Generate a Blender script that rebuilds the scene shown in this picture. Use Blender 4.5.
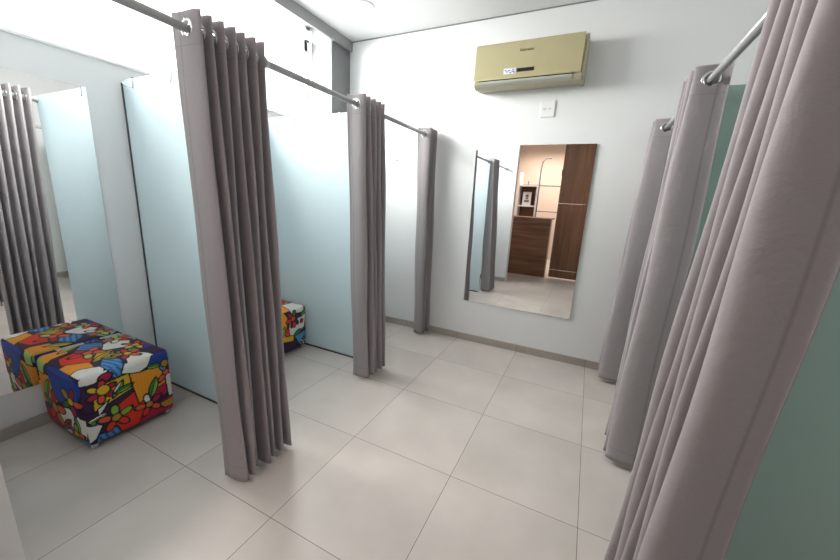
import bpy, bmesh, math, random
import numpy as np
from mathutils import Vector, Matrix

for o in list(bpy.data.objects):
    bpy.data.objects.remove(o)
S = bpy.context.scene
C = S.collection
PI = math.pi

# ------------------------------------------------------------------ camera
cam = bpy.data.cameras.new('camera')
cam.sensor_width = 36.0
cam.lens = 344.4 / 840 * 36
cam.clip_start = 0.02
camo = bpy.data.objects.new('camera', cam); C.objects.link(camo)
camo.location = (1.6509, -0.8386, 1.372)
camo.rotation_euler = (1.3404, -0.0516, 0.4546)
S.camera = camo

# ------------------------------------------------------------------ light
S.view_settings.view_transform = 'Standard'
S.view_settings.look = 'None'
S.view_settings.gamma = 1
S.view_settings.use_curve_mapping = False
S.view_settings.exposure = 0.56

w = bpy.data.worlds.new('overcast_sky'); S.world = w; w.use_nodes = True
bg = w.node_tree.nodes['Background']
bg.inputs[0].default_value = (1.0, 0.99, 0.98, 1)
bg.inputs[1].default_value = 2.6


def area(name, loc, target, sx, sy, power, col, spread=PI):
    l = bpy.data.lights.new(name, 'AREA'); l.shape = 'RECTANGLE'
    l.size = sx; l.size_y = sy; l.energy = power; l.color = col; l.spread = spread
    o = bpy.data.objects.new(name, l); C.objects.link(o)
    o.location = loc
    d = Vector(target) - Vector(loc)
    o.rotation_euler = d.to_track_quat('-Z', 'Y').to_euler()
    return o


# daylight through the high window on the left
area('daylight_window', (-1.55, 1.15, 2.75), (0.5, 1.05, 1.3), 2.5, 0.9, 222, (1.0, 0.962, 0.935))
# the shop behind the camera: warm ceiling panels and its daylight
area('shop_light', (0.6, -3.0, 2.84), (0.6, -3.0, 0), 1.6, 1.2, 46, (1.0, 0.86, 0.76), 2.7)

YW, ZC = 2.356, 2.877      # back wall, ceiling
XL, XR = -1.0, 3.2         # cabin walls
RL, RR, RZ = 0.19, 2.03, 1.95   # curtain rails

# ------------------------------------------------------------------ materials
def mat(name, col=(.8, .8, .8), rough=.5, metal=0, spec=.5, build=None, coat=0):
    m = bpy.data.materials.new(name); m.use_nodes = True
    nt = m.node_tree; b = nt.nodes['Principled BSDF']
    b.inputs['Base Color'].default_value = (*col, 1)
    b.inputs['Roughness'].default_value = rough
    b.inputs['Metallic'].default_value = metal
    b.inputs['Specular IOR Level'].default_value = spec
    b.inputs['Coat Weight'].default_value = coat
    if build: build(nt, b)
    return m


def nd(nt, t, **kw):
    n = nt.nodes.new(t)
    for k, v in kw.items():
        if k.startswith('i_'):
            n.inputs[k[2:].replace('_', ' ')].default_value = v
        else: setattr(n, k, v)
    return n


def noise_bump(scale, dist, detail=3, strength=.3):
    def f(nt, b):
        tc = nd(nt, 'ShaderNodeTexCoord')
        n = nd(nt, 'ShaderNodeTexNoise'); n.inputs['Scale'].default_value = scale; n.inputs['Detail'].default_value = detail
        nt.links.new(tc.outputs['Object'], n.inputs['Vector'])
        bu = nd(nt, 'ShaderNodeBump'); bu.inputs['Strength'].default_value = strength; bu.inputs['Distance'].default_value = dist
        nt.links.new(n.outputs[0], bu.inputs['Height']); nt.links.new(bu.outputs[0], b.inputs['Normal'])
    return f


def ramp_noise(nt, vec, scale, c0, c1, detail=4, p0=.35, p1=.65, dist=0):
    n = nd(nt, 'ShaderNodeTexNoise'); n.inputs['Scale'].default_value = scale; n.inputs['Detail'].default_value = detail
    n.inputs['Distortion'].default_value = dist
    nt.links.new(vec, n.inputs['Vector'])
    r = nd(nt, 'ShaderNodeValToRGB')
    r.color_ramp.elements[0].position = p0; r.color_ramp.elements[1].position = p1
    r.color_ramp.elements[0].color = (*c0, 1); r.color_ramp.elements[1].color = (*c1, 1)
    nt.links.new(n.outputs[0], r.inputs[0])
    return r.outputs[0], n.outputs[0]


def tile_build(c0, c1, joint, vertical=False):
    """0.6 m porcelain tiles; the joints run through the world origin"""
    def f(nt, b):
        g = nd(nt, 'ShaderNodeNewGeometry')
        sep = nd(nt, 'ShaderNodeSeparateXYZ'); nt.links.new(g.outputs['Position'], sep.inputs[0])

        def line(sock, w_):
            a = nd(nt, 'ShaderNodeMath', operation='ADD'); a.inputs[1].default_value = 60.0
            nt.links.new(sock, a.inputs[0])
            m = nd(nt, 'ShaderNodeMath', operation='PINGPONG'); m.inputs[1].default_value = .3
            nt.links.new(a.outputs[0], m.inputs[0])
            l = nd(nt, 'ShaderNodeMath', operation='LESS_THAN'); l.inputs[1].default_value = w_
            nt.links.new(m.outputs[0], l.inputs[0]); return l.outputs[0]
        lx = line(sep.outputs[0], .0014); ly = line(sep.outputs[1], .0014)
        mx = nd(nt, 'ShaderNodeMath', operation='MAXIMUM'); nt.links.new(lx, mx.inputs[0]); nt.links.new(ly, mx.inputs[1])
        sn = nd(nt, 'ShaderNodeVectorMath', operation='SNAP'); sn.inputs[1].default_value = (.6, .6, .6)
        nt.links.new(g.outputs['Position'], sn.inputs[0])
        wn = nd(nt, 'ShaderNodeTexWhiteNoise'); nt.links.new(sn.outputs[0], wn.inputs['Vector'])
        ad = nd(nt, 'ShaderNodeVectorMath', operation='MULTIPLY_ADD'); ad.inputs[1].default_value = (9, 9, 9)
        nt.links.new(wn.outputs['Color'], ad.inputs[0]); nt.links.new(g.outputs['Position'], ad.inputs[2])
        c, n = ramp_noise(nt, ad.outputs[0], 2.6, c0, c1, 6, .3, .7)
        mixc = nd(nt, 'ShaderNodeMix', data_type='RGBA'); mixc.inputs[7].default_value = (*joint, 1)
        nt.links.new(mx.outputs[0], mixc.inputs[0]); nt.links.new(c, mixc.inputs[6])
        nt.links.new(mixc.outputs[2], b.inputs['Base Color'])
        r = nd(nt, 'ShaderNodeMapRange'); r.inputs[3].default_value = .26; r.inputs[4].default_value = .42
        nt.links.new(n, r.inputs[0]); nt.links.new(r.outputs[0], b.inputs['Roughness'])
    return f


def wood_build(c0, c1, axis, gapz=None):
    def f(nt, b):
        tc = nd(nt, 'ShaderNodeTexCoord')
        mp = nd(nt, 'ShaderNodeMapping')
        mp.inputs['Scale'].default_value = (.8, 4, 10) if axis == 'x' else (9, 4, .5)
        nt.links.new(tc.outputs['Object'], mp.inputs[0])
        c, n = ramp_noise(nt, mp.outputs[0], 1.6, c0, c1, 7, .3, .68, .7)
        nt.links.new(c, b.inputs['Base Color'])
        bu = nd(nt, 'ShaderNodeBump'); bu.inputs['Strength'].default_value = .15; bu.inputs['Distance'].default_value = .001
        nt.links.new(n, bu.inputs['Height']); nt.links.new(bu.outputs[0], b.inputs['Normal'])
    return f


def fabric_build(trans):
    def f(nt, b):
        tc = nd(nt, 'ShaderNodeTexCoord')
        mp = nd(nt, 'ShaderNodeMapping'); mp.inputs['Scale'].default_value = (40, 40, 260)
        nt.links.new(tc.outputs['Object'], mp.inputs[0])
        base = b.inputs['Base Color'].default_value[:3]
        c, n = ramp_noise(nt, mp.outputs[0], 3.0, tuple(v * .95 for v in base), tuple(v * 1.05 for v in base), 3, .3, .7)
        st = nd(nt, 'ShaderNodeVertexColor', layer_name='stitch')
        sm = nd(nt, 'ShaderNodeMix', data_type='RGBA'); sm.inputs[7].default_value = (*[v * .78 for v in base], 1)
        nt.links.new(st.outputs[0], sm.inputs[0]); nt.links.new(c, sm.inputs[6]); c = sm.outputs[2]
        nt.links.new(c, b.inputs['Base Color'])
        bu = nd(nt, 'ShaderNodeBump'); bu.inputs['Strength'].default_value = .25; bu.inputs['Distance'].default_value = .0006
        nt.links.new(n, bu.inputs['Height']); nt.links.new(bu.outputs[0], b.inputs['Normal'])
        wr = nd(nt, 'ShaderNodeTexNoise'); wr.inputs['Scale'].default_value = 7; wr.inputs['Detail'].default_value = 4; wr.inputs['Distortion'].default_value = 1.2
        nt.links.new(tc.outputs['Object'], wr.inputs['Vector'])
        b2 = nd(nt, 'ShaderNodeBump'); b2.inputs['Strength'].default_value = .55; b2.inputs['Distance'].default_value = .012
        nt.links.new(wr.outputs[0], b2.inputs['Height']); nt.links.new(b2.outputs[0], bu.inputs['Normal'])
        b.inputs['Sheen Weight'].default_value = .25
        tr = nd(nt, 'ShaderNodeBsdfTranslucent'); nt.links.new(c, tr.inputs[0])
        mx = nd(nt, 'ShaderNodeMixShader'); mx.inputs[0].default_value = trans
        out = nt.nodes['Material Output']
        nt.links.new(b.outputs[0], mx.inputs[1]); nt.links.new(tr.outputs[0], mx.inputs[2])
        nt.links.new(mx.outputs[0], out.inputs[0])
    return f


def frost_build(col, trans):
    def f(nt, b):
        tr = nd(nt, 'ShaderNodeBsdfTranslucent'); tr.inputs[0].default_value = (*col, 1)
        mx = nd(nt, 'ShaderNodeMixShader'); mx.inputs[0].default_value = trans
        out = nt.nodes['Material Output']
        nt.links.new(b.outputs[0], mx.inputs[1]); nt.links.new(tr.outputs[0], mx.inputs[2])
        nt.links.new(mx.outputs[0], out.inputs[0])
    return f


def clear_build(nt, b):
    tr = nd(nt, 'ShaderNodeBsdfTransparent'); tr.inputs[0].default_value = (.96, .98, .97, 1)
    gl = nd(nt, 'ShaderNodeBsdfGlossy'); gl.inputs['Roughness'].default_value = .02
    mx = nd(nt, 'ShaderNodeMixShader'); mx.inputs[0].default_value = .05; out = nt.nodes['Material Output']
    nt.links.new(tr.outputs[0], mx.inputs[1]); nt.links.new(gl.outputs[0], mx.inputs[2])
    nt.links.new(mx.outputs[0], out.inputs[0])


def emit_build(col, s):
    def f(nt, b):
        b.inputs['Emission Color'].default_value = (*col, 1); b.inputs['Emission Strength'].default_value = s
    return f


def vcol_build(nt, b):
    a = nd(nt, 'ShaderNodeVertexColor', layer_name='print')
    nt.links.new(a.outputs[0], b.inputs['Base Color'])
    noise_bump(900, .0004)(nt, b)


M = dict(
    wall=mat('white_wall_paint', (.80, .81, .82), .55, build=noise_bump(90, .0006)),
    ceil=mat('white_ceiling_paint', (.82, .82, .83), .7),
    cream=mat('cream_wall_paint', (.78, .66, .56), .6),
    trim=mat('shaded_trim_grey', (.27, .275, .28), .5),  # fascia faces away from the window; that shade is put into this grey
    shadowgap=mat('gap_shadow_grey', (.25, .25, .25), .8),
    pillar=mat('shaded_return_grey', (.17, .175, .18), .5),  # darkened to stand for the shade on the face turned from the window
    floor=mat('porcelain_tile', (.6, .57, .54), .3, build=tile_build((.505, .462, .432), (.605, .556, .524), (.13, .115, .10))),
    base=mat('taupe_skirting_tile', (.4, .36, .33), .35, build=tile_build((.36, .32, .285), (.44, .395, .355), (.14, .12, .1))),
    fabric=mat('grey_mauve_curtain_fabric', (.45, .412, .43), .85, spec=.15, build=fabric_build(.28)),
    glass=mat('frosted_blue_glass', (.76, .85, .88), .12, spec=.5, build=frost_build((.84, .93, .96), .45)),
    greenglass=mat('shaded_frosted_green_glass', (.48, .60, .555), .2, spec=.4, build=frost_build((.5, .7, .64), .3)),  # greener than the left glass; the right side's shade is darkened into it
    clear=mat('clear_window_glass', build=clear_build),
    mirror=mat('mirror_silver', (.90, .91, .91), .0, 1),
    mirredge=mat('mirror_glass_edge', (.35, .42, .42), .15, .6),
    chrome=mat('polished_chrome', (.8, .8, .8), .12, 1),
    rail=mat('grey_painted_rail', (.46, .46, .47), .35, .35),
    dark=mat('dark_seal', (.05, .055, .06), .45),
    black=mat('black_plastic', (.012, .012, .013), .25),
    ac=mat('champagne_plastic', (.50, .45, .27), .28, .25, build=noise_bump(300, .0003)),
    acside=mat('champagne_plastic_side', (.42, .39, .27), .4, .1),
    vent=mat('grey_vent_plastic', (.40, .41, .36), .45),
    letters=mat('brown_lettering', (.10, .075, .03), .5),
    white=mat('white_plastic', (.82, .82, .83), .35),
    blue=mat('label_blue', (.06, .10, .30), .5),
    paper=mat('label_paper', (.75, .77, .85), .6),
    print=mat('printed_upholstery', (.5, .5, .5), .6, build=vcol_build),
    wood_h=mat('walnut_laminate_horizontal', build=wood_build((.12, .048, .022), (.27, .128, .066), 'x'), rough=.4),
    wood_v=mat('walnut_laminate_vertical', build=wood_build((.13, .05, .022), (.24, .11, .055), 'z'), rough=.4),
    woodedge=mat('pale_wood_edge', (.55, .40, .27), .5),
    lamp=mat('lamp_diffuser', (.9, .9, .9), .5, build=emit_build((1, .97, .92), .3)),
    pvc=mat('white_window_frame', (.85, .86, .86), .4),
    foot=mat('clear_plastic_foot', (.55, .6, .62), .2),
    picgrey=mat('print_grey', (.18, .18, .19), .6),
)

# ------------------------------------------------------------------ helpers
def link(name, bm, m, parent=None, smooth=False, mods=()):
    me = bpy.data.meshes.new(name); bm.normal_update(); bm.to_mesh(me); bm.free()
    if smooth:
        for p in me.polygons: p.use_smooth = True
    for mm in (m if isinstance(m, (list, tuple)) else [m]): me.materials.append(M[mm])
    o = bpy.data.objects.new(name, me); C.objects.link(o)
    if parent: o.parent = parent
    for t, kw in mods:
        md = o.modifiers.new(t.lower(), t)
        for k, v in kw.items(): setattr(md, k, v)
    return o


def box(bm, x0, x1, y0, y1, z0, z1, mi=0, bev=0):
    r = bmesh.ops.create_cube(bm, size=1)
    for v in r['verts']:
        v.co = Vector(((x0 + x1) / 2 + v.co.x * (x1 - x0), (y0 + y1) / 2 + v.co.y * (y1 - y0), (z0 + z1) / 2 + v.co.z * (z1 - z0)))
    fs = {f for v in r['verts'] for f in v.link_faces}
    for f in fs: f.material_index = mi
    if bev:
        es = {e for v in r['verts'] for e in v.link_edges}
        bmesh.ops.bevel(bm, geom=list(es), offset=bev, segments=2, profile=.5, affect='EDGES')
    return r


def B(x0, x1, y0, y1, z0, z1, bev=0):
    bm = bmesh.new(); box(bm, x0, x1, y0, y1, z0, z1, 0, bev); return bm


def tube(bm, pts, r, seg=12):
    pts = [Vector(p) for p in pts]; rings = []
    n = len(pts); up = None
    for i, p in enumerate(pts):
        t = (pts[min(i + 1, n - 1)] - pts[max(i - 1, 0)]).normalized()
        if up is None or abs(up.dot(t)) > .98:
            up = Vector((0, 0, 1)) if abs(t.z) < .9 else Vector((1, 0, 0))
        a = t.cross(up).normalized(); b_ = t.cross(a).normalized(); up = -b_ if b_.dot(up) < 0 else b_
        a = t.cross(up).normalized()
        rings.append([bm.verts.new(p + a * (r * math.cos(2 * PI * k / seg)) + up * (r * math.sin(2 * PI * k / seg))) for k in range(seg)])
    for i in range(n - 1):
        for k in range(seg):
            bm.faces.new((rings[i][k], rings[i][(k + 1) % seg], rings[i + 1][(k + 1) % seg], rings[i + 1][k]))
    bm.faces.new(rings[0]); bm.faces.new(list(reversed(rings[-1])))
    bmesh.ops.recalc_face_normals(bm, faces=bm.faces[:])


def lathe(bm, prof, center, axis='z', seg=32, closed=False):
    """prof: (radius, height) pairs"""
    c = Vector(center); rings = []
    for r, h in prof:
        ring = []
        for k in range(seg):
            a = 2 * PI * k / seg; x, y = r * math.cos(a), r * math.sin(a)
            d = {'z': (x, y, h), 'y': (x, h, y), 'x': (h, x, y)}[axis]
            ring.append(bm.verts.new(c + Vector(d)))
        rings.append(ring)
    m = len(rings)
    for i in range(m if closed else m - 1):
        for k in range(seg):
            bm.faces.new((rings[i][k], rings[i][(k + 1) % seg], rings[(i + 1) % m][(k + 1) % seg], rings[(i + 1) % m][k]))
    if not closed:
        bm.faces.new(rings[0]); bm.faces.new(list(reversed(rings[-1])))
    bmesh.ops.recalc_face_normals(bm, faces=bm.faces[:])


def tag(o, label, cat, group=None):
    o['label'] = label; o['category'] = cat
    if group: o['group'] = group
    return o


def thing(name, loc, label, cat, group=None):
    o = bpy.data.objects.new(name, None); C.objects.link(o); o.location = loc; o.empty_display_size = .05
    return tag(o, label, cat, group)


def struct(name, bm, m, parent=None, mods=()):
    o = link(name, bm, m, parent, mods=mods)
    if not parent: o['kind'] = 'structure'
    return o


# ------------------------------------------------------------------ the setting
struct('floor', B(-1.15, 3.35, -4.2, YW + .1, -.1, 0), 'floor')
struct('wall_back', B(-1.15, 3.35, YW, YW + .12, 0, 3.1), 'wall')
struct('wall_right', B(XR, XR + .12, -4.2, YW, 0, 3.1), 'wall')
struct('wall_left', B(-1.12, XL, -.76, YW, 0, 2.05), 'wall')
struct('trim_1', B(-1.13, XL + .012, -.64, YW, 2.05, 2.064), 'pvc')                 # sill on the low wall
struct('wall_end', B(-1.12, .37, -.755, -.617, 0, ZC), 'wall')                          # closes the left cabins
struct('wall_end_right', B(2.12, XR, -.76, -.64, 0, ZC), 'wall')
struct('wall_shop_left', B(-1.12, XL, -4.2, -.76, 0, 3.0), 'cream')
struct('wall_shop_back', B(-1.12, XR, -4.2, -4.08, 0, 3.0), 'cream')
struct('wall_behind', B(2.06, XR, -1.62, -1.52, 0, ZC), 'wall')
struct('ceiling', B(-.75, 3.35, -4.2, YW, ZC, ZC + .12), 'ceil')
struct('ceiling_recess', B(-1.3, -.75, -.64, YW, 2.975, ZC + .22), 'ceil')
struct('ceiling_shop', B(-1.12, -.75, -4.2, -.64, ZC, ZC + .12), 'ceil')
struct('trim_2', B(-.775, -.752, -.64, YW, 2.786, 2.975), 'trim')                   # fascia under the ceiling edge
struct('trim_3', B(-1.03, -.785, 2.07, YW, 2.0, 2.975), 'pillar')                  # return beside the window, shade put into its dark grey
bm = bmesh.new(); box(bm, -.75, XR, YW - .004, YW, ZC - .009, ZC)
struct('gap_shadow_strip', bm, 'shadowgap')  # grey strip painted in for the shadow line between wall and ceiling
# high window along the low wall
bm = bmesh.new()
for a, b_ in ((-.64, -.60), (-.16, -.10), (2.02, 2.07)): box(bm, -1.10, -1.05, a, b_, 2.064, 2.93)
box(bm, -1.10, -1.05, -.64, 2.31, 2.90, 2.975); box(bm, -1.10, -1.05, -.64, 2.31, 2.064, 2.10)
box(bm, -1.10, -1.05, -.60, -.10, 2.064, 2.975)  # unseen closed section, added to keep window light off the right glass and curtain
win = struct('window_1', bm, 'pvc')
link('pane', B(-1.078, -1.072, -.10, 2.02, 2.10, 2.90), 'clear', win)
bm = bmesh.new(); box(bm, -1.05, -1.035, 1.98, 2.02, 2.70, 2.80, 0, .004); tube(bm, [(-1.04, 2.0, 2.78), (-1.0, 2.0, 2.775), (-1.0, 1.94, 2.77)], .008, 8)
link('latch', bm, 'black', win)
# skirting
struct('baseboard_back', B(XL, XR, YW - .012, YW, 0, .068), 'base')
struct('baseboard_left', B(XL, XL + .012, -.617, YW - .012, 0, .068), 'base')
struct('baseboard_end', B(XL + .012, .37, -.617, -.605, 0, .068), 'base')
struct('baseboard_right', B(XR - .012, XR, -.64, YW - .012, 0, .068), 'base')

# ------------------------------------------------------------------ frosted glass partitions
def partition(y, x0, x1, label, seal_left, m='glass'):
    t = thing('glass_partition', ((x0 + x1) / 2, y, 0), label, 'glass partition')
    cx = (x0 + x1) / 2
    bm = bmesh.new(); box(bm, x0 + .012 - cx, x1 - cx, -.005, .005, .014, 1.975, 0, .0015)
    link('glass_panel', bm, m, t)
    link('bottom_channel', B(x0 - cx + .012, x1 - cx - .01, -.008, .008, 0, .014), 'dark', t)
    sx = x0 if seal_left else x1
    link('edge_seal', B(sx - cx - (0 if seal_left else .001), sx - cx + .013, -.009, .009, .0, 1.96), 'dark', t)
    return t


partition(.42, XL, .205, 'frosted pale blue glass partition behind the foremost left curtain, beside the nearer patchwork ottoman', True)
partition(1.42, XL, .205, 'frosted pale blue glass partition behind the farther patchwork ottoman, meeting the second left curtain', True)
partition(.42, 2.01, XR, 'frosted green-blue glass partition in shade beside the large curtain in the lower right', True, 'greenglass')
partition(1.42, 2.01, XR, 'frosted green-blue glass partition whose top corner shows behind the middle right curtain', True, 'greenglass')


def panel_hook(x, y, label):
    t = thing('clothes_hook', (x, y, 1.975), label, 'hook', None)
    bm = bmesh.new()
    box(bm, -.006, .006, -.0095, -.0055, -.055, .004)
    box(bm, -.006, .006, .0055, .0095, -.03, .004); box(bm, -.006, .006, -.0095, .0095, .001, .0045)
    link('clip', bm, 'chrome', t)
    bm = bmesh.new()
    tube(bm, [(0, -.009, -.052), (-.0, -.03, -.055), (-.0, -.052, -.052), (-.0, -.06, -.040)], .0025, 8)
    link('peg', bm, 'chrome', t, True)


panel_hook(-.875, .42, 'chrome over-panel hook at the wall end of the foremost left glass partition')
panel_hook(-.50, .42, 'chrome over-panel hook just left of the foremost left curtain')
panel_hook(-.62, 1.42, 'chrome over-panel hook above the farther patchwork ottoman')
panel_hook(-.165, 1.42, 'chrome over-panel hook just left of the second left curtain')
t = thing('wall_hook', (-.19, YW, 1.745), 'small chrome hook on the white back wall left of the farthest left curtain', 'hook')
bm = bmesh.new(); lathe(bm, [(.004, -.004), (.012, -.004), (.013, 0)], (0, 0, 0), 'y', 16); link('plate', bm, 'chrome', t, True)
bm = bmesh.new(); tube(bm, [(0, -.004, 0), (0, -.04, -.005), (0, -.055, .012)], .0035, 8); link('peg', bm, 'chrome', t, True)

# ------------------------------------------------------------------ mirrors
def wall_mirror(bm, label, normal):
    o = link('wall_mirror', bm, ['mirredge', 'mirror'], None)
    for p in o.data.polygons:
        if p.normal.dot(Vector(normal)) > .9: p.material_index = 1
    tag(o, label, 'mirror'); return o


bm = B(.633, 1.617, YW - .008, YW, .412, 1.868)
for v in bm.verts:                                   # hangs a few millimetres proud at its right side
    if v.co.y < YW - .004: v.co.y = YW - (.003 if v.co.x < 1 else .0125)
wall_mirror(bm, 'large frameless rectangular mirror on the back wall below the air conditioner', (0, -1, 0))
wall_mirror(B(XL, XL + .006, -.42, .236, .25, 1.885), 'frameless mirror on the left wall behind the nearer patchwork ottoman', (1, 0, 0))

# ------------------------------------------------------------------ curtain rails
def rail(x, rz, ends, label):
    """rods from wall to glass partition to wall, each end in a flange"""
    y1 = ends[-1][1]
    t = thing('curtain_rail', (x, y1, rz), label, 'curtain rail')
    for a, b_ in ends:
        bm = bmesh.new(); tube(bm, [(0, a - y1, 0), (0, b_ - y1, 0)], .0155, 24); link('rod', bm, 'rail', t, True)
        for y, d in ((a, 1), (b_, -1)):
            bm = bmesh.new(); lathe(bm, [(.026, 0), (.026, .006 * d), (.02, .012 * d), (.018, .024 * d)], (0, y - y1, 0), 'y', 24)
            link('flange', bm, 'rail', t, True)


RZR = RZ - .015
rail(RL, RZ, ((-.617, .414), (.426, 1.414), (1.426, YW)), 'grey metal curtain rail over the left cabins, carrying three curtains')
rail(RR, RZR, ((-.64, .414), (.426, 1.414), (1.426, YW)), 'grey metal curtain rail over the right cabins, running above the right curtains')

# ------------------------------------------------------------------ curtains
bm = bmesh.new()
prof = []
for k in range(12):
    a = 2 * PI * k / 12
    prof.append((.0295 + .0065 * math.cos(a), .0045 * math.sin(a)))
lathe(bm, prof, (0, 0, 0), 'y', 28, closed=True)
gro_me = bpy.data.meshes.new('grommet'); bm.to_mesh(gro_me); bm.free()
for p in gro_me.polygons: p.use_smooth = True
gro_me.materials.append(M['chrome'])


def curtain(x, yt, yb, A_top, A_bot, nper, start, lean, hem, seed, label, front=None, RZ=RZ):
    """yt / yb: (near, far) y of the gathered cloth at the rail and at the hem; start: -1 free edge towards -x, +1 towards +x"""
    rnd = random.Random(seed)
    t = thing('eyelet_curtain', (x, (yt[0] + yt[1]) / 2, 0), label, 'curtain', 'grey eyelet curtains')
    cy = (yt[0] + yt[1]) / 2
    per = 56; n = int(nper * per) + 1
    phi = np.linspace(-PI / 2, -PI / 2 + nper * 2 * PI, n)
    kf = (phi + PI / 2) / (2 * PI)
    s = kf / nper
    zs = np.concatenate([np.linspace(RZ + .058, RZ - .05, 20), [RZ - .056, RZ - .0585, RZ - .061, RZ - .066], np.linspace(RZ - .085, hem + .09, 34), [hem + .078, hem + .075, hem + .072, hem + .067, hem + .03, hem]])
    # per-fold random values, interpolated along the cloth
    nk = int(nper * 2) + 3
    ramp = np.array([rnd.uniform(-1, 1) for _ in range(nk)]); ry = np.array([rnd.uniform(-1, 1) for _ in range(nk)])
    rx = np.array([rnd.uniform(-1, 1) for _ in range(nk)]); rh = np.array([rnd.uniform(-1, 1) for _ in range(nk)])
    ki = kf * 2

    def itp(a): return np.interp(ki, np.arange(nk), a)
    bm = bmesh.new(); rows = []
    for z in zs:
        q = max(0.0, min(1.0, (RZ - z) / (RZ - hem)))
        e = q ** .8
        A = (A_top + (A_bot - A_top) * e) * (1 + .22 * e * itp(ramp))
        if front: A = A * (1 + (front - 1) * np.clip(1 - ki / 1.2, 0, 1) * e)
        y0 = yt[0] + (yb[0] - yt[0]) * e; y1 = yt[1] + (yb[1] - yt[1]) * e
        pw = .06 * math.sin(3.1 * z + seed)          # slow drift of the folds
        X = (start * A * -np.sin(phi)) + lean * q + .012 * e * itp(rx) + .004 * np.sin(6 * z + 2 * ki)
        om = .85 + .2 * e                           # omega folds: round outside, tight at the rail
        Y = y0 + (y1 - y0) * (s - om * np.sin(2 * (phi)) / 2 / (nper * 2 * PI)) - .016 * np.sin(PI * np.clip(ki, 0, 1)) * e ** .5 + .008 * e * itp(ry) + .004 * np.sin(4 * z + ki * 1.7) * e - cy
        Z = z + (itp(rh) * .004 if q >= .999 else 0) + 0 * s
        Z = np.broadcast_to(Z, X.shape)
        rows.append([bm.verts.new((float(a), float(b_), float(c))) for a, b_, c in zip(X, Y, Z)])
    gc = []
    for k in range(int(nper * 2)):
        ph = k * PI
        if ph < phi[0] or ph > phi[-1]: continue
        sg = (ph + PI / 2) / (2 * PI) / nper
        yy = yt[0] + (yt[1] - yt[0]) * sg - cy
        dx = -start * A_top * math.cos(ph); dy = (yt[1] - yt[0]) / (2 * PI * nper) * .2
        gc.append((ph, yy, math.atan2(dy, dx) if dx > 0 else math.atan2(-dy, -dx)))
    for i in range(len(zs) - 1):
        zz = (zs[i] + zs[i + 1]) / 2
        for j in range(n - 1):
            if abs(zz - RZ) < .028:
                pm = (phi[j] + phi[j + 1]) / 2; xx = A_top * math.sin(pm)
                if xx * xx + (zz - RZ) ** 2 < .0265 ** 2: continue
            bm.faces.new((rows[i][j], rows[i][j + 1], rows[i + 1][j + 1], rows[i + 1][j]))
    # stitching: below the header, above the hem and along the free edge
    lay = bm.loops.layers.float_color.new('stitch')
    top = [v.co.copy() for v in rows[0]]; arc = [0.0]
    for a_, b_ in zip(top[:-1], top[1:]): arc.append(arc[-1] + (b_ - a_).length)
    inf = {}
    for i, z in enumerate(zs):
        rowline = abs(z - (RZ - .0585)) < .001 or abs(z - (hem + .075)) < .001
        for j in range(n):
            if rowline or .034 < arc[j] < .0405: inf[rows[i][j]] = 1.0
    for f in bm.faces:
        for l in f.loops:
            k_ = inf.get(l.vert, 0.0); l[lay] = (k_, k_, k_, 1)
    link('cloth', bm, 'fabric', t, True, mods=[('SOLIDIFY', dict(thickness=.0022, offset=0))])
    for ph, yy, ang in gc:
        g = bpy.data.objects.new('grommet', gro_me); C.objects.link(g); g.parent = t
        g.location = (0, yy, RZ); g.rotation_euler = (0, 0, ang)
    return t


curtain(RL, (.075, .385), (.045, .35), .062, .066, 6.5, -1, .10, .018, 3, 'tall grey gathered curtain foremost on the left rail, in front of the nearer ottoman cabin', .85)
curtain(RL, (1.13, 1.40), (1.15, 1.40), .060, .062, 4.5, -1, .05, .025, 5, 'grey gathered curtain second on the left rail, at the end of the farther glass partition')
curtain(RL, (2.165, 2.325), (2.20, 2.325), .060, .060, 3.5, -1, .025, .025, 7, 'grey gathered curtain farthest on the left rail, against the back wall')
curtain(RR, (.06, .365), (.08, .47), .062, .078, 4.5, 1, -.05, .03, 11, 'huge grey curtain nearest the viewer on the right rail, in front of the green glass', .85, RZR)
curtain(RR, (1.15, 1.37), (1.10, 1.34), .066, .085, 4.5, 1, -.03, .03, 13, 'grey gathered curtain in the middle of the right rail', None, RZR)
curtain(RR, (2.15, 2.325), (2.12, 2.325), .075, .085, 3.5, 1, -.03, .03, 17, 'grey gathered curtain farthest on the right rail, beside the large wall mirror', None, RZR)

# ------------------------------------------------------------------ ottomans
def srgb(h):
    c = np.array([int(h[i:i + 2], 16) / 255 for i in (0, 2, 4)])
    return np.where(c <= .04045, c / 12.92, ((c + .055) / 1.055) ** 2.4)


COL = dict(w=srgb('e4e1da'), k=srgb('100e10'), b=srgb('1f3f9c'), lb=srgb('4f92c8'), o=srgb('ee9a1c'), y=srgb('d9b41f'), r=srgb('e0301c'),
           p=srgb('33153f'), g=srgb('7fb13c'), dg=srgb('2f7a3a'), m=srgb('b31645'), oc=srgb('b5852a'), c=srgb('e05a33'), lg=srgb('b7c96a'), t=srgb('8aa3a0'))


def sd_poly(u, v, P):
    d = np.full(u.shape, 1e9); inside = np.zeros(u.shape, bool)
    n = len(P)
    for i in range(n):
        ax, ay = P[i]; bx, by = P[(i + 1) % n]
        ex, ey = bx - ax, by - ay
        t = np.clip(((u - ax) * ex + (v - ay) * ey) / (ex * ex + ey * ey + 1e-12), 0, 1)
        d = np.minimum(d, (u - ax - t * ex) ** 2 + (v - ay - t * ey) ** 2)
        c = ((ay > v) != (by > v)) & (u < (bx - ax) * (v - ay) / (by - ay + 1e-12) + ax)
        inside ^= c
    d = np.sqrt(d); return np.where(inside, -d, d)


def sd_ell(u, v, cx, cy, a, b, ang):
    c, s = math.cos(ang), math.sin(ang); x = (u - cx) * c + (v - cy) * s; y = -(u - cx) * s + (v - cy) * c
    k = np.sqrt((x / a) ** 2 + (y / b) ** 2); return (k - 1) * min(a, b)


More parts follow.
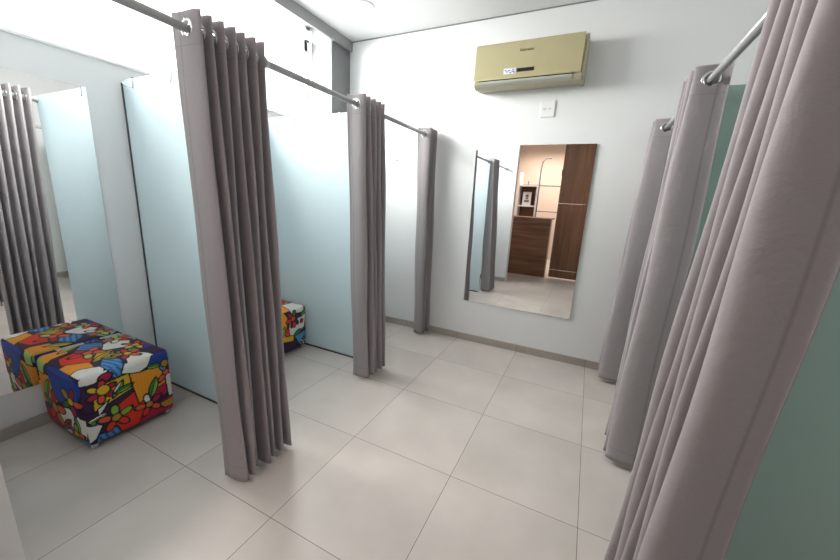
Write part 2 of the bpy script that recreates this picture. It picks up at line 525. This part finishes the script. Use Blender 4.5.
def sd_leaf(u, v, cx, cy, a, b, ang):
    c, s = math.cos(ang), math.sin(ang); x = (u - cx) * c + (v - cy) * s; y = -(u - cx) * s + (v - cy) * c
    R_ = (a * a + b * b) / (2 * b); h = R_ - b
    return np.maximum(np.hypot(x, y - h), np.hypot(x, y + h)) - R_


class Paint:
    def __init__(self, u, v, base):
        self.u, self.v = u, v; self.c = np.tile(COL[base], (u.size, 1)); self.w = .011

    def fill(self, d, col, pat=None):
        self.c[np.abs(d) < self.w] = COL['k']
        ins = d < -self.w * .5
        self.c[ins] = COL[col]
        if pat == 'stripe':
            self.c[ins & (np.sin((self.u + .35 * self.v) * 95) > .25)] = COL['b'] * .8 + COL['lb'] * .2
        if pat == 'dots':
            self.c[ins & (np.sin((self.u + self.v) * 75) * np.sin((self.u - self.v) * 75) > .45)] = COL['y'] * .5 + COL['c'] * .5

    def poly(self, P, col, pat=None): self.fill(sd_poly(self.u, self.v, P), col, pat)
    def ell(self, cx, cy, a, b, ang, col, pat=None): self.fill(sd_ell(self.u, self.v, cx, cy, a, b, ang), col, pat)

    def leaf(self, cx, cy, a, b, ang, col, col2=None):
        d = sd_leaf(self.u, self.v, cx, cy, a, b, ang); self.fill(d, col)
        c, s = math.cos(ang), math.sin(ang); y = -(self.u - cx) * s + (self.v - cy) * c
        if col2: self.c[(d < -self.w * .5) & (y > 0)] = COL[col2]
        self.c[(d < 0) & (np.abs(y) < .005)] = COL['k']

    def flower(self, cx, cy, r, cols, centre, n=5, a0=.3):
        for i in range(n):
            a = a0 + i * 2 * PI / n
            self.ell(cx + math.cos(a) * r * .95, cy + math.sin(a) * r * .95, r * .62, r * .36, a, cols[i % len(cols)])
        self.ell(cx, cy, r * .42, r * .42, 0, centre)


def front_a(u, v):
    P = Paint(u, v, 'p')
    P.poly([(.10, .42), (.50, .55), (.50, .85), (.12, .80)], 'y')
    P.poly([(-.05, .50), (.08, .47), (.52, .62), (.52, .52), (.2, .38), (0, .45)], 'p')
    P.poly([(-.05, .88), (.06, 1.05), (.32, 1.05), (.28, .92), (.14, .86)], 'w')
    P.poly([(.32, 1.05), (.30, .90), (.36, .84), (.46, .86), (.50, 1.05)], 'lb', 'stripe')
    P.poly([(.42, .87), (.60, .80), (.74, .86), (.82, 1.05), (.50, 1.05)], 'w')
    P.poly([(.70, .82), (.82, 1.05), (1.05, 1.05), (1.05, .72), (.86, .78)], 'b')
    P.poly([(.50, .83), (.62, .80), (.86, .80), (.90, .50), (.66, .40), (.54, .34)], 'o', 'dots')
    P.poly([(.26, .42), (.52, .56), (.55, .34), (.66, .40), (.70, .10), (.48, -.05), (.30, -.05)], 'r')
    P.poly([(.70, .44), (.90, .50), (.90, .32), (.74, .30)], 'm')
    P.poly([(.90, .62), (1.05, .66), (1.05, .22), (.92, .20)], 'w')
    P.poly([(.58, .16), (.92, .26), (1.05, .24), (1.05, -.05), (.52, -.05)], 'm')
    P.poly([(.76, .20), (1.05, .24), (1.05, .08), (.86, .10)], 'oc')
    P.poly([(.06, -.05), (.10, .14), (.30, .16), (.36, -.05)], 'lb', 'stripe')
    P.poly([(-.05, .02), (.08, .10), (.16, .26), (.06, .34), (-.05, .30)], 'w')
    P.poly([(.14, .50), (.26, .58), (.20, .48), (.14, .40)], 'w')
    P.ell(.26, .90, .07, .05, .3, 'm')
    P.flower(.20, .72, .10, ['m', 'r', 'y', 'm', 'c'], 'y', 6, .4)
    P.ell(.22, .74, .065, .065, 0, 'y')
    P.leaf(.36, .68, .12, .035, 1.0, 'g', 'w'); P.leaf(.42, .66, .11, .035, .25, 'g', 'dg')
    P.leaf(.12, .38, .12, .03, .25, 'lg', 'w'); P.leaf(.16, .33, .13, .035, .1, 'dg', 'g')
    P.flower(.30, .29, .12, ['g', 'g', 'c', 'r', 'r'], 'oc', 5, .35)
    P.flower(.67, .27, .11, ['m', 'w', 'c', 'r', 'c'], 'oc', 5, .5)
    P.leaf(.74, .50, .15, .05, 1.25, 'g', 'dg')
    P.flower(.92, .66, .10, ['c', 'c', 'lb'], 'c', 3, 4.0)
    P.leaf(.78, .82, .09, .035, -.1, 'g', 'dg'); P.ell(.92, .80, .05, .055, 0, 'oc')
    return P.c


def side_a(u, v):      # narrow face turned to the viewer
    P = Paint(u, v, 'p')
    P.poly([(-.05, .3), (.5, .5), (.55, .85), (-.05, .8)], 'o')
    P.poly([(.45, .55), (.9, .5), (1.05, .9), (.6, 1.05), (.3, .95)], 'b')
    P.poly([(-.05, .85), (.2, .9), (.25, 1.05), (-.05, 1.05)], 'lg')
    P.poly([(.45, .08), (.95, .05), (1.05, .38), (.7, .52), (.5, .4)], 'w')
    P.poly([(-.05, -.05), (.5, -.05), (.45, .25), (-.05, .3)], 'm')
    P.poly([(.5, -.05), (1.05, -.05), (1.05, .1), (.7, .12)], 'lb', 'stripe')
    P.flower(.38, .38, .17, ['c', 'm', 'dg', 'r', 'oc'], 'oc', 5, .2)
    P.flower(.80, .62, .13, ['m', 'oc', 'dg', 'm', 'c'], 'y', 5, 1.2)
    P.leaf(.25, .62, .17, .06, 1.1, 'dg', 'g'); P.leaf(.62, .22, .16, .05, .8, 'dg', 'm'); P.leaf(.85, .3, .13, .045, 1.7, 'g', 'dg')
    P.flower(.78, .14, .11, ['c', 'g', 'm'], 'y', 5, .1)
    P.poly([(.04, .82), (.2, .8), (.28, 1.05), (.05, 1.05)], 'lg')
    return P.c


def top_a(u, v):       # u along y, v from the front edge back to the wall
    P = Paint(u, v, 'p')
    P.poly([(-.05, .18), (.22, .02), (.26, .30), (.1, .42), (-.05, .44)], 'o')
    P.poly([(-.05, -.05), (.25, -.05), (.3, .1), (.12, .2), (-.05, .16)], 'w')
    P.poly([(.05, .46), (.27, .3), (.5, .52), (.42, .75), (.1, .66)], 'r')
    P.poly([(.30, -.05), (.46, -.05), (.5, .16), (.36, .26), (.28, .12)], 'lb', 'stripe')
    P.poly([(.50, -.05), (.84, -.05), (.72, .18), (.54, .14)], 'w')
    P.poly([(.84, -.05), (1.05, -.05), (1.05, .3), (.78, .2)], 'p')
    P.poly([(.72, .2), (1.05, .28), (1.05, .5), (.7, .45)], 'b')
    P.poly([(.5, .5), (.74, .42), (.86, .62), (.7, .78), (.52, .68)], 'w')
    P.poly([(.3, .76), (.52, .6), (.62, .8), (.45, .95)], 'lb', 'stripe')
    P.poly([(.62, .82), (.92, .6), (1.05, .85), (.8, 1.05)], 't')
    P.poly([(-.05, .7), (.25, .78), (.3, 1.05), (-.05, 1.05)], 'o')
    P.poly([(.28, .3), (.5, .2), (.56, .44), (.42, .5)], 'y')
    P.leaf(.40, .34, .16, .04, .5, 'lg', 'y'); P.leaf(.52, .30, .15, .045, .1, 'g', 'y'); P.leaf(.66, .3, .14, .04, -.3, 'lg', 'g')
    P.flower(.36, .58, .12, ['c', 'm', 'r', 'lg', 'c'], 'c', 5, .6)
    P.flower(.62, .22, .10, ['c', 'r', 'oc', 'm', 'c'], 'y', 5, .2)
    P.flower(.82, .42, .10, ['r', 'c', 'lg', 'y', 'm'], 'y', 5, .9)
    P.leaf(.3, .9, .15, .045, .4, 'g', 'y'); P.flower(.8, .8, .11, ['r', 'lg', 'c', 'w', 'm'], 'y', 5, .2)
    return P.c


def front_b(u, v):
    P = Paint(u, v, 'p')
    P.poly([(-.05, .45), (.35, .4), (.42, .85), (.3, 1.05), (-.05, 1.05)], 'o')
    P.poly([(.05, .35), (.55, .25), (.6, .4), (.4, .45), (.1, .5)], 'y')
    P.poly([(.42, .45), (.62, .35), (.9, .5), (.97, .8), (.5, .85)], 'w')
    P.poly([(.35, .42), (.46, .4), (.44, .6), (.36, .6)], 'r')
    P.poly([(.60, .35), (1.05, .4), (1.05, .08), (.80, .02)], 'lb')
    P.poly([(.08, -.05), (.30, .08), (.18, .22), (-.05, .26), (-.05, -.05)], 'w')
    P.poly([(.55, .9), (.9, .86), (.92, 1.05), (.5, 1.05)], 'w')
    P.flower(.58, .78, .13, ['p', 'dg', 'm', 'r', 'p'], 'c', 6, .2)
    P.ell(.82, .66, .05, .05, 0, 'm'); P.ell(.60, .64, .05, .07, 0, 'r')
    P.leaf(.28, .52, .15, .05, 1.2, 'g', 'y'); P.leaf(.16, .4, .13, .045, 1.8, 'dg', 'g')
    P.leaf(.68, .42, .13, .05, .4, 'dg', 'dg'); P.leaf(.88, .84, .13, .04, .7, 'g', 'dg')
    P.flower(.86, .14, .07, ['w', 'oc'], 'w', 5, .1)
    return P.c


def top_b(u, v):
    P = Paint(u, v, 'o')
    P.poly([(.5, -.05), (.95, -.05), (.9, .3), (.6, .3)], 'w')
    P.poly([(-.05, .4), (.4, .3), (.6, .7), (.2, 1.05), (-.05, 1.05)], 'y')
    P.poly([(.6, .35), (1.05, .3), (1.05, .8), (.7, .7)], 'lg')
    P.leaf(.3, .3, .18, .05, .4, 'g', 'y'); P.leaf(.6, .6, .18, .05, -.4, 'dg', 'lg'); P.flower(.8, .5, .12, ['r', 'm', 'y'], 'c', 5, .3)
    return P.c


def ottoman(x0, x1, y0, y1, h, painters, label, cat='ottoman'):
    """a padded cube; painters: front(+x), side(-y), top, other"""
    w_, d_ = x1 - x0, y1 - y0; cx, cy = (x0 + x1) / 2, (y0 + y1) / 2
    t = thing('patchwork_ottoman', (cx, cy, 0), label, cat, 'patchwork print ottomans')
    N = 150; g = np.linspace(0, 1, N); U, V = np.meshgrid(g, g, indexing='ij'); U = U.ravel(); V = V.ravel()
    z0 = .022; H = h - z0; co, cols, faces = [], [], []; off = 0
    r = .032
    idx = np.arange(N * N).reshape(N, N)
    q = np.stack([idx[:-1, :-1], idx[1:, :-1], idx[1:, 1:], idx[:-1, 1:]], -1).reshape(-1, 4)
    hx, hy, hz = w_ / 2, d_ / 2, H / 2
    specs = [
        (lambda u, v: (np.full(u.shape, hx), (u - .5) * d_, (v - .5) * H), painters[0], False),      # front +x
        (lambda u, v: ((u - .5) * w_, np.full(u.shape, -hy), (v - .5) * H), painters[1], False),     # side -y, u from wall to front
        (lambda u, v: (hx - v * w_, (u - .5) * d_, np.full(u.shape, hz)), painters[2], False),       # top
        (lambda u, v: ((.5 - u) * w_, np.full(u.shape, hy), (v - .5) * H), painters[1], False),
        (lambda u, v: (np.full(u.shape, -hx), (.5 - u) * d_, (v - .5) * H), painters[0], False),
        (lambda u, v: ((u - .5) * w_, (.5 - v) * d_, np.full(u.shape, -hz)), None, False),
    ]
    for fn, pt, fl in specs:
        X, Y, Z = fn(U, V); Pn = np.stack([X, Y, Z], 1)
        inn = np.clip(Pn, [-hx + r, -hy + r, -hz + r], [hx - r, hy - r, hz - r]); d = Pn - inn
        L = np.linalg.norm(d, axis=1, keepdims=True); Pn = inn + d / np.maximum(L, 1e-9) * r
        # soft padding: faces swell, the lower edge is pulled in a little
        sw = np.prod(np.cos(np.clip(Pn / [hx, hy, hz], -1, 1) * PI / 2 * .98 * (np.abs(Pn) < np.array([hx, hy, hz]) * .999)), axis=1)
        nrm = d / np.maximum(L, 1e-9)
        Pn += nrm * (.010 * np.clip(sw, 0, 1))[:, None]
        Pn[:, :2] *= (1 - .012 * (Pn[:, 2:3] < -hz + .05))
        Pn[:, 2] += z0 + hz
        co.append(Pn); cols.append(pt(U, V) if pt else np.tile(COL['k'], (U.size, 1)))
        faces.append(q + off); off += N * N
    co = np.concatenate(co); cols = np.concatenate(cols); faces = np.concatenate(faces)
    me = bpy.data.meshes.new('upholstery')
    me.vertices.add(len(co)); me.vertices.foreach_set('co', co.astype(np.float32).ravel())
    me.loops.add(len(faces) * 4); me.loops.foreach_set('vertex_index', faces.astype(np.int32).ravel())
    me.polygons.add(len(faces)); me.polygons.foreach_set('loop_start', np.arange(0, len(faces) * 4, 4, dtype=np.int32))
    me.polygons.foreach_set('use_smooth', np.ones(len(faces), bool))
    me.update(calc_edges=True)
    ca = me.color_attributes.new('print', 'FLOAT_COLOR', 'POINT')
    ca.data.foreach_set('color', np.concatenate([cols, np.ones((len(cols), 1))], 1).astype(np.float32).ravel())
    me.materials.append(M['print'])
    bm = bmesh.new(); bm.from_mesh(me); bmesh.ops.recalc_face_normals(bm, faces=bm.faces[:]); bm.to_mesh(me); bm.free()
    o = bpy.data.objects.new('upholstery', me); C.objects.link(o); o.parent = t
    for sx in (-1, 1):
        for sy in (-1, 1):
            bm = bmesh.new(); lathe(bm, [(.011, 0), (.014, .004), (.017, .026)], (sx * (hx - .035), sy * (hy - .035), 0), 'z', 16)
            link('foot', bm, 'foot', t, True)
    return t


ottoman(-.98, -.500, -.182, .244, .425, (front_a, side_a, top_a), 'cube ottoman in multicolour flower patchwork print, nearer one at left by the wall mirror')
ottoman(-.975, -.518, 1.0, 1.392, .40, (front_b, side_a, top_b), 'cube ottoman in multicolour patchwork print, half hidden behind the foremost left curtain')

# ------------------------------------------------------------------ air conditioner
t = thing('air_conditioner', (1.05, YW, 2.25), 'champagne gold split air conditioner high on the back wall', 'air conditioner')
ax0, ax1 = .625 - 1.05, 1.447 - 1.05


def extr(prof, x0, x1, mi=0, bm=None):
    """profile of (y,z) extruded along x"""
    bm = bm or bmesh.new()
    a = [bm.verts.new((x0, y, z)) for y, z in prof]; b_ = [bm.verts.new((x1, y, z)) for y, z in prof]
    n = len(prof); fs = []
    for i in range(n):
        fs.append(bm.faces.new((a[i], a[(i + 1) % n], b_[(i + 1) % n], b_[i])))
    fs.append(bm.faces.new(a)); fs.append(bm.faces.new(list(reversed(b_))))
    for f in fs: f.material_index = mi
    bmesh.ops.recalc_face_normals(bm, faces=bm.faces[:]); return bm


body = [(0, .055), (0, .345), (-.155, .345), (-.172, .33), (-.186, .105), (-.178, .08), (-.16, .06), (-.10, .045), (-.03, .045)]
link('body', extr(body, ax0 + .004, ax1 + .0), 'acside', t)
fp = [(-.168, .352), (-.176, .354), (-.184, .34), (-.2015, .098), (-.199, .086), (-.19, .088), (-.176, .33)]
link('front_panel', extr(fp, ax0, ax1 - .012), 'ac', t)
lou = [(-.178, .076), (-.197, .079), (-.195, .066), (-.188, .057), (-.176, .050), (-.172, .054), (-.178, .064)]
link('outlet_slot', extr([(-.177, .09), (-.196, .09), (-.196, .079), (-.177, .079)], ax0 + .045, ax1 - .065), 'black', t)
link('louver', extr(lou, ax0 + .05, ax1 - .07), 'vent', t)
link('lower_trim', extr([(-.172, .084), (-.190, .084), (-.186, .062), (-.172, .045), (-.12, .036), (-.12, .05), (-.165, .058)], ax0 + .002, ax1 - .004), 'acside', t)
link('side_cap', extr([(0, .045), (0, .352), (-.15, .352), (-.172, .336), (-.190, .10), (-.182, .065), (-.15, .042)], ax1 - .006, ax1 + .012), 'acside', t)
disp = link('display', B(.905 + .065 - 1.05, .905 + .195 - 1.05, -.2015, -.195, .127, .153, .002), 'black', t)
disp.rotation_euler = (-.076 * 0, 0, 0)
lab = link('energy_label', B(.868 - 1.05, .962 - 1.05, -.2015, -.195, .118, .158), 'paper', t)
bm = bmesh.new()
for x, z, w2 in ((.876, .145, .014), (.888, .134, .012), (.902, .142, .018), (.915, .127, .014), (.93, .136, .02), (.945, .128, .012), (.935, .149, .012)):
    box(bm, x - 1.05, x - 1.05 + w2, -.2022, -.2012, z - .004, z + .003)
link('label_marks', bm, 'blue', lab)


def text(name, s, size, loc, rot, m, parent, sx=1.0):
    cu = bpy.data.curves.new(name, 'FONT'); cu.body = s; cu.size = size; cu.extrude = .0006; cu.align_x = 'CENTER'; cu.align_y = 'CENTER'
    tmp = bpy.data.objects.new(name, cu); C.objects.link(tmp)
    dg = bpy.context.evaluated_depsgraph_get(); me = bpy.data.meshes.new_from_object(tmp.evaluated_get(dg))
    bpy.data.objects.remove(tmp)
    me.materials.clear(); me.materials.append(M[m])
    o = bpy.data.objects.new(name, me); C.objects.link(o); o.parent = parent
    o.location = loc; o.rotation_euler = rot; o.scale = (sx, 1, 1)
    return o


text('lettering', 'Electrolux', .026, (1.03 - 1.05, -.1893, .282), (PI / 2 - .077, 0, 0), 'letters', t, 1.0)

# ------------------------------------------------------------------ socket
t = thing('wall_socket', (1.209, YW, 2.143), 'square white double socket plate below the air conditioner', 'socket')
bm = bmesh.new(); box(bm, -.057, .057, -.009, 0, -.06, .06, 0, .003); link('plate', bm, 'white', t)
for dx in (-.024, .018):
    bm = bmesh.new(); lathe(bm, [(.015, 0), (.015, -.0015), (.012, -.0015)], (dx, -.009, 0), 'y', 20); s_ = link('outlet', bm, 'white', t)
    bm = bmesh.new()
    for q in (-.007, 0, .007): lathe(bm, [(.0024, 0), (.0024, -.0012)], (dx + q, -.0102, -.002 if q == 0 else .002), 'y', 8)
    link('pin_hole', bm, 'black', s_)

# ------------------------------------------------------------------ ceiling lamps
def downlight(x, y, label, power):
    t = thing('ceiling_light', (x, y, ZC), label, 'ceiling light')
    bm = bmesh.new(); lathe(bm, [(.066, 0), (.066, -.004), (.082, -.006), (.086, 0)], (0, 0, 0), 'z', 40, closed=True); link('bezel', bm, 'white', t, True)
    bm = bmesh.new(); lathe(bm, [(.066, 0), (.066, -.003)], (0, 0, 0), 'z', 40); link('diffuser', bm, 'lamp', t)
    l = bpy.data.lights.new('lamp_bulb', 'AREA'); l.shape = 'DISK'; l.size = .13; l.energy = power; l.color = (1, .96, .9)
    lo = bpy.data.objects.new('lamp_bulb', l); C.objects.link(lo); lo.parent = t; lo.location = (0, 0, -.008)


downlight(-.25, 1.83, 'round recessed ceiling light near the window corner', .6)

# ------------------------------------------------------------------ what the back mirror shows: counter, door, shop
t = thing('shop_counter', (.3, -1.50, 0), 'dark walnut counter front seen in the back wall mirror, below the cream shelves', 'counter')
link('front_panel', B(-.72, .62, -.04, 0, 0, 1.115), 'wood_h', t)
link('worktop', B(-.73, .625, -.55, .012, 1.115, 1.14), 'wood_h', t)
link('end_strip', B(.62, .64, -.05, .0, 0, 1.12), 'woodedge', t)
d = struct('door_1', B(1.00, 2.06, -1.575, -1.535, .025, 2.60), 'wood_v')
bm = bmesh.new(); box(bm, 1.00, 2.06, -1.535, -1.530, 1.425, 1.437); box(bm, 1.00, 2.06, -1.535, -1.531, .172, .18); link('groove_strip', bm, 'chrome', d)
bm = bmesh.new(); box(bm, .992, 1.002, -1.56, -1.52, 1.93, 2.03); link('hinge', bm, 'black', d)
bm = bmesh.new(); lathe(bm, [(.022, 0), (.022, .006), (.01, .01), (.01, .035), (.024, .042), (.024, .055), (.012, .06)], (1.60, -1.535, 1.32), 'y', 24); link('door_knob', bm, 'chrome', d, True)
struct('trim_5', B(.985, 2.06, -1.60, -1.52, 2.60, ZC), 'wall')

yb = -3.45
t = thing('shelf_unit', (.10, yb, 0), 'white open shelf unit with dark wood back, reflected above the counter', 'shelf')
for x in (-.21, .215):
    link('side_panel', B(x, x + .035, -.02, .3, 0, 2.12), 'white', t)
link('back_board', B(-.175, .215, -.02, .0, 0, 1.86), 'wood_h', t)
for z in (1.80, 1.33, .86): link('shelf_board', B(-.175, .215, 0, .3, z, z + .035), 'white', t)
t = thing('picture_frame', (.01, yb + .2, 1.3655), 'white framed grey picture standing on the reflected shelf', 'picture frame')
link('frame', B(-.005, .195, -.01, .01, 0, .31), 'white', t)
bm = bmesh.new(); box(bm, .04, .15, .0101, .012, .07, .12); box(bm, .06, .13, .0101, .012, .14, .17); lathe(bm, [(.04, 0), (.04, .002)], (.095, .0101, .215), 'y', 20)
link('picture', bm, 'picgrey', t)
t = thing('ornament', (.10, yb + .18, 1.8355), 'small dark figurine on top of the reflected shelf', 'ornament')
bm = bmesh.new(); lathe(bm, [(.03, 0), (.03, .01), (.008, .03), (.02, .06), (.006, .09), (.002, .12)], (0, 0, 0), 'z', 16); link('figure', bm, 'picgrey', t, True)
t = thing('garment_rack', (.52, yb + .0, 0), 'dark metal garment rack with curved post reflected beside the shelf unit', 'clothes rack')
bm = bmesh.new(); tube(bm, [(-.14, .36, 0), (-.14, .36, 2.2), (-.12, .36, 2.35), (-.04, .36, 2.42), (.06, .36, 2.42)], .014, 10); link('post', bm, 'picgrey', t, True)
bm = bmesh.new(); tube(bm, [(.50, .36, 0), (.50, .36, 1.84)], .012, 10); link('post', bm, 'picgrey', t, True)
bm = bmesh.new(); tube(bm, [(-.14, .36, 1.82), (.50, .36, 1.82)], .014, 10); link('crossbar', bm, 'picgrey', t, True)
bm = bmesh.new(); tube(bm, [(-.14, .36, 1.24), (.50, .36, 1.24)], .01, 10); link('crossbar', bm, 'picgrey', t, True)
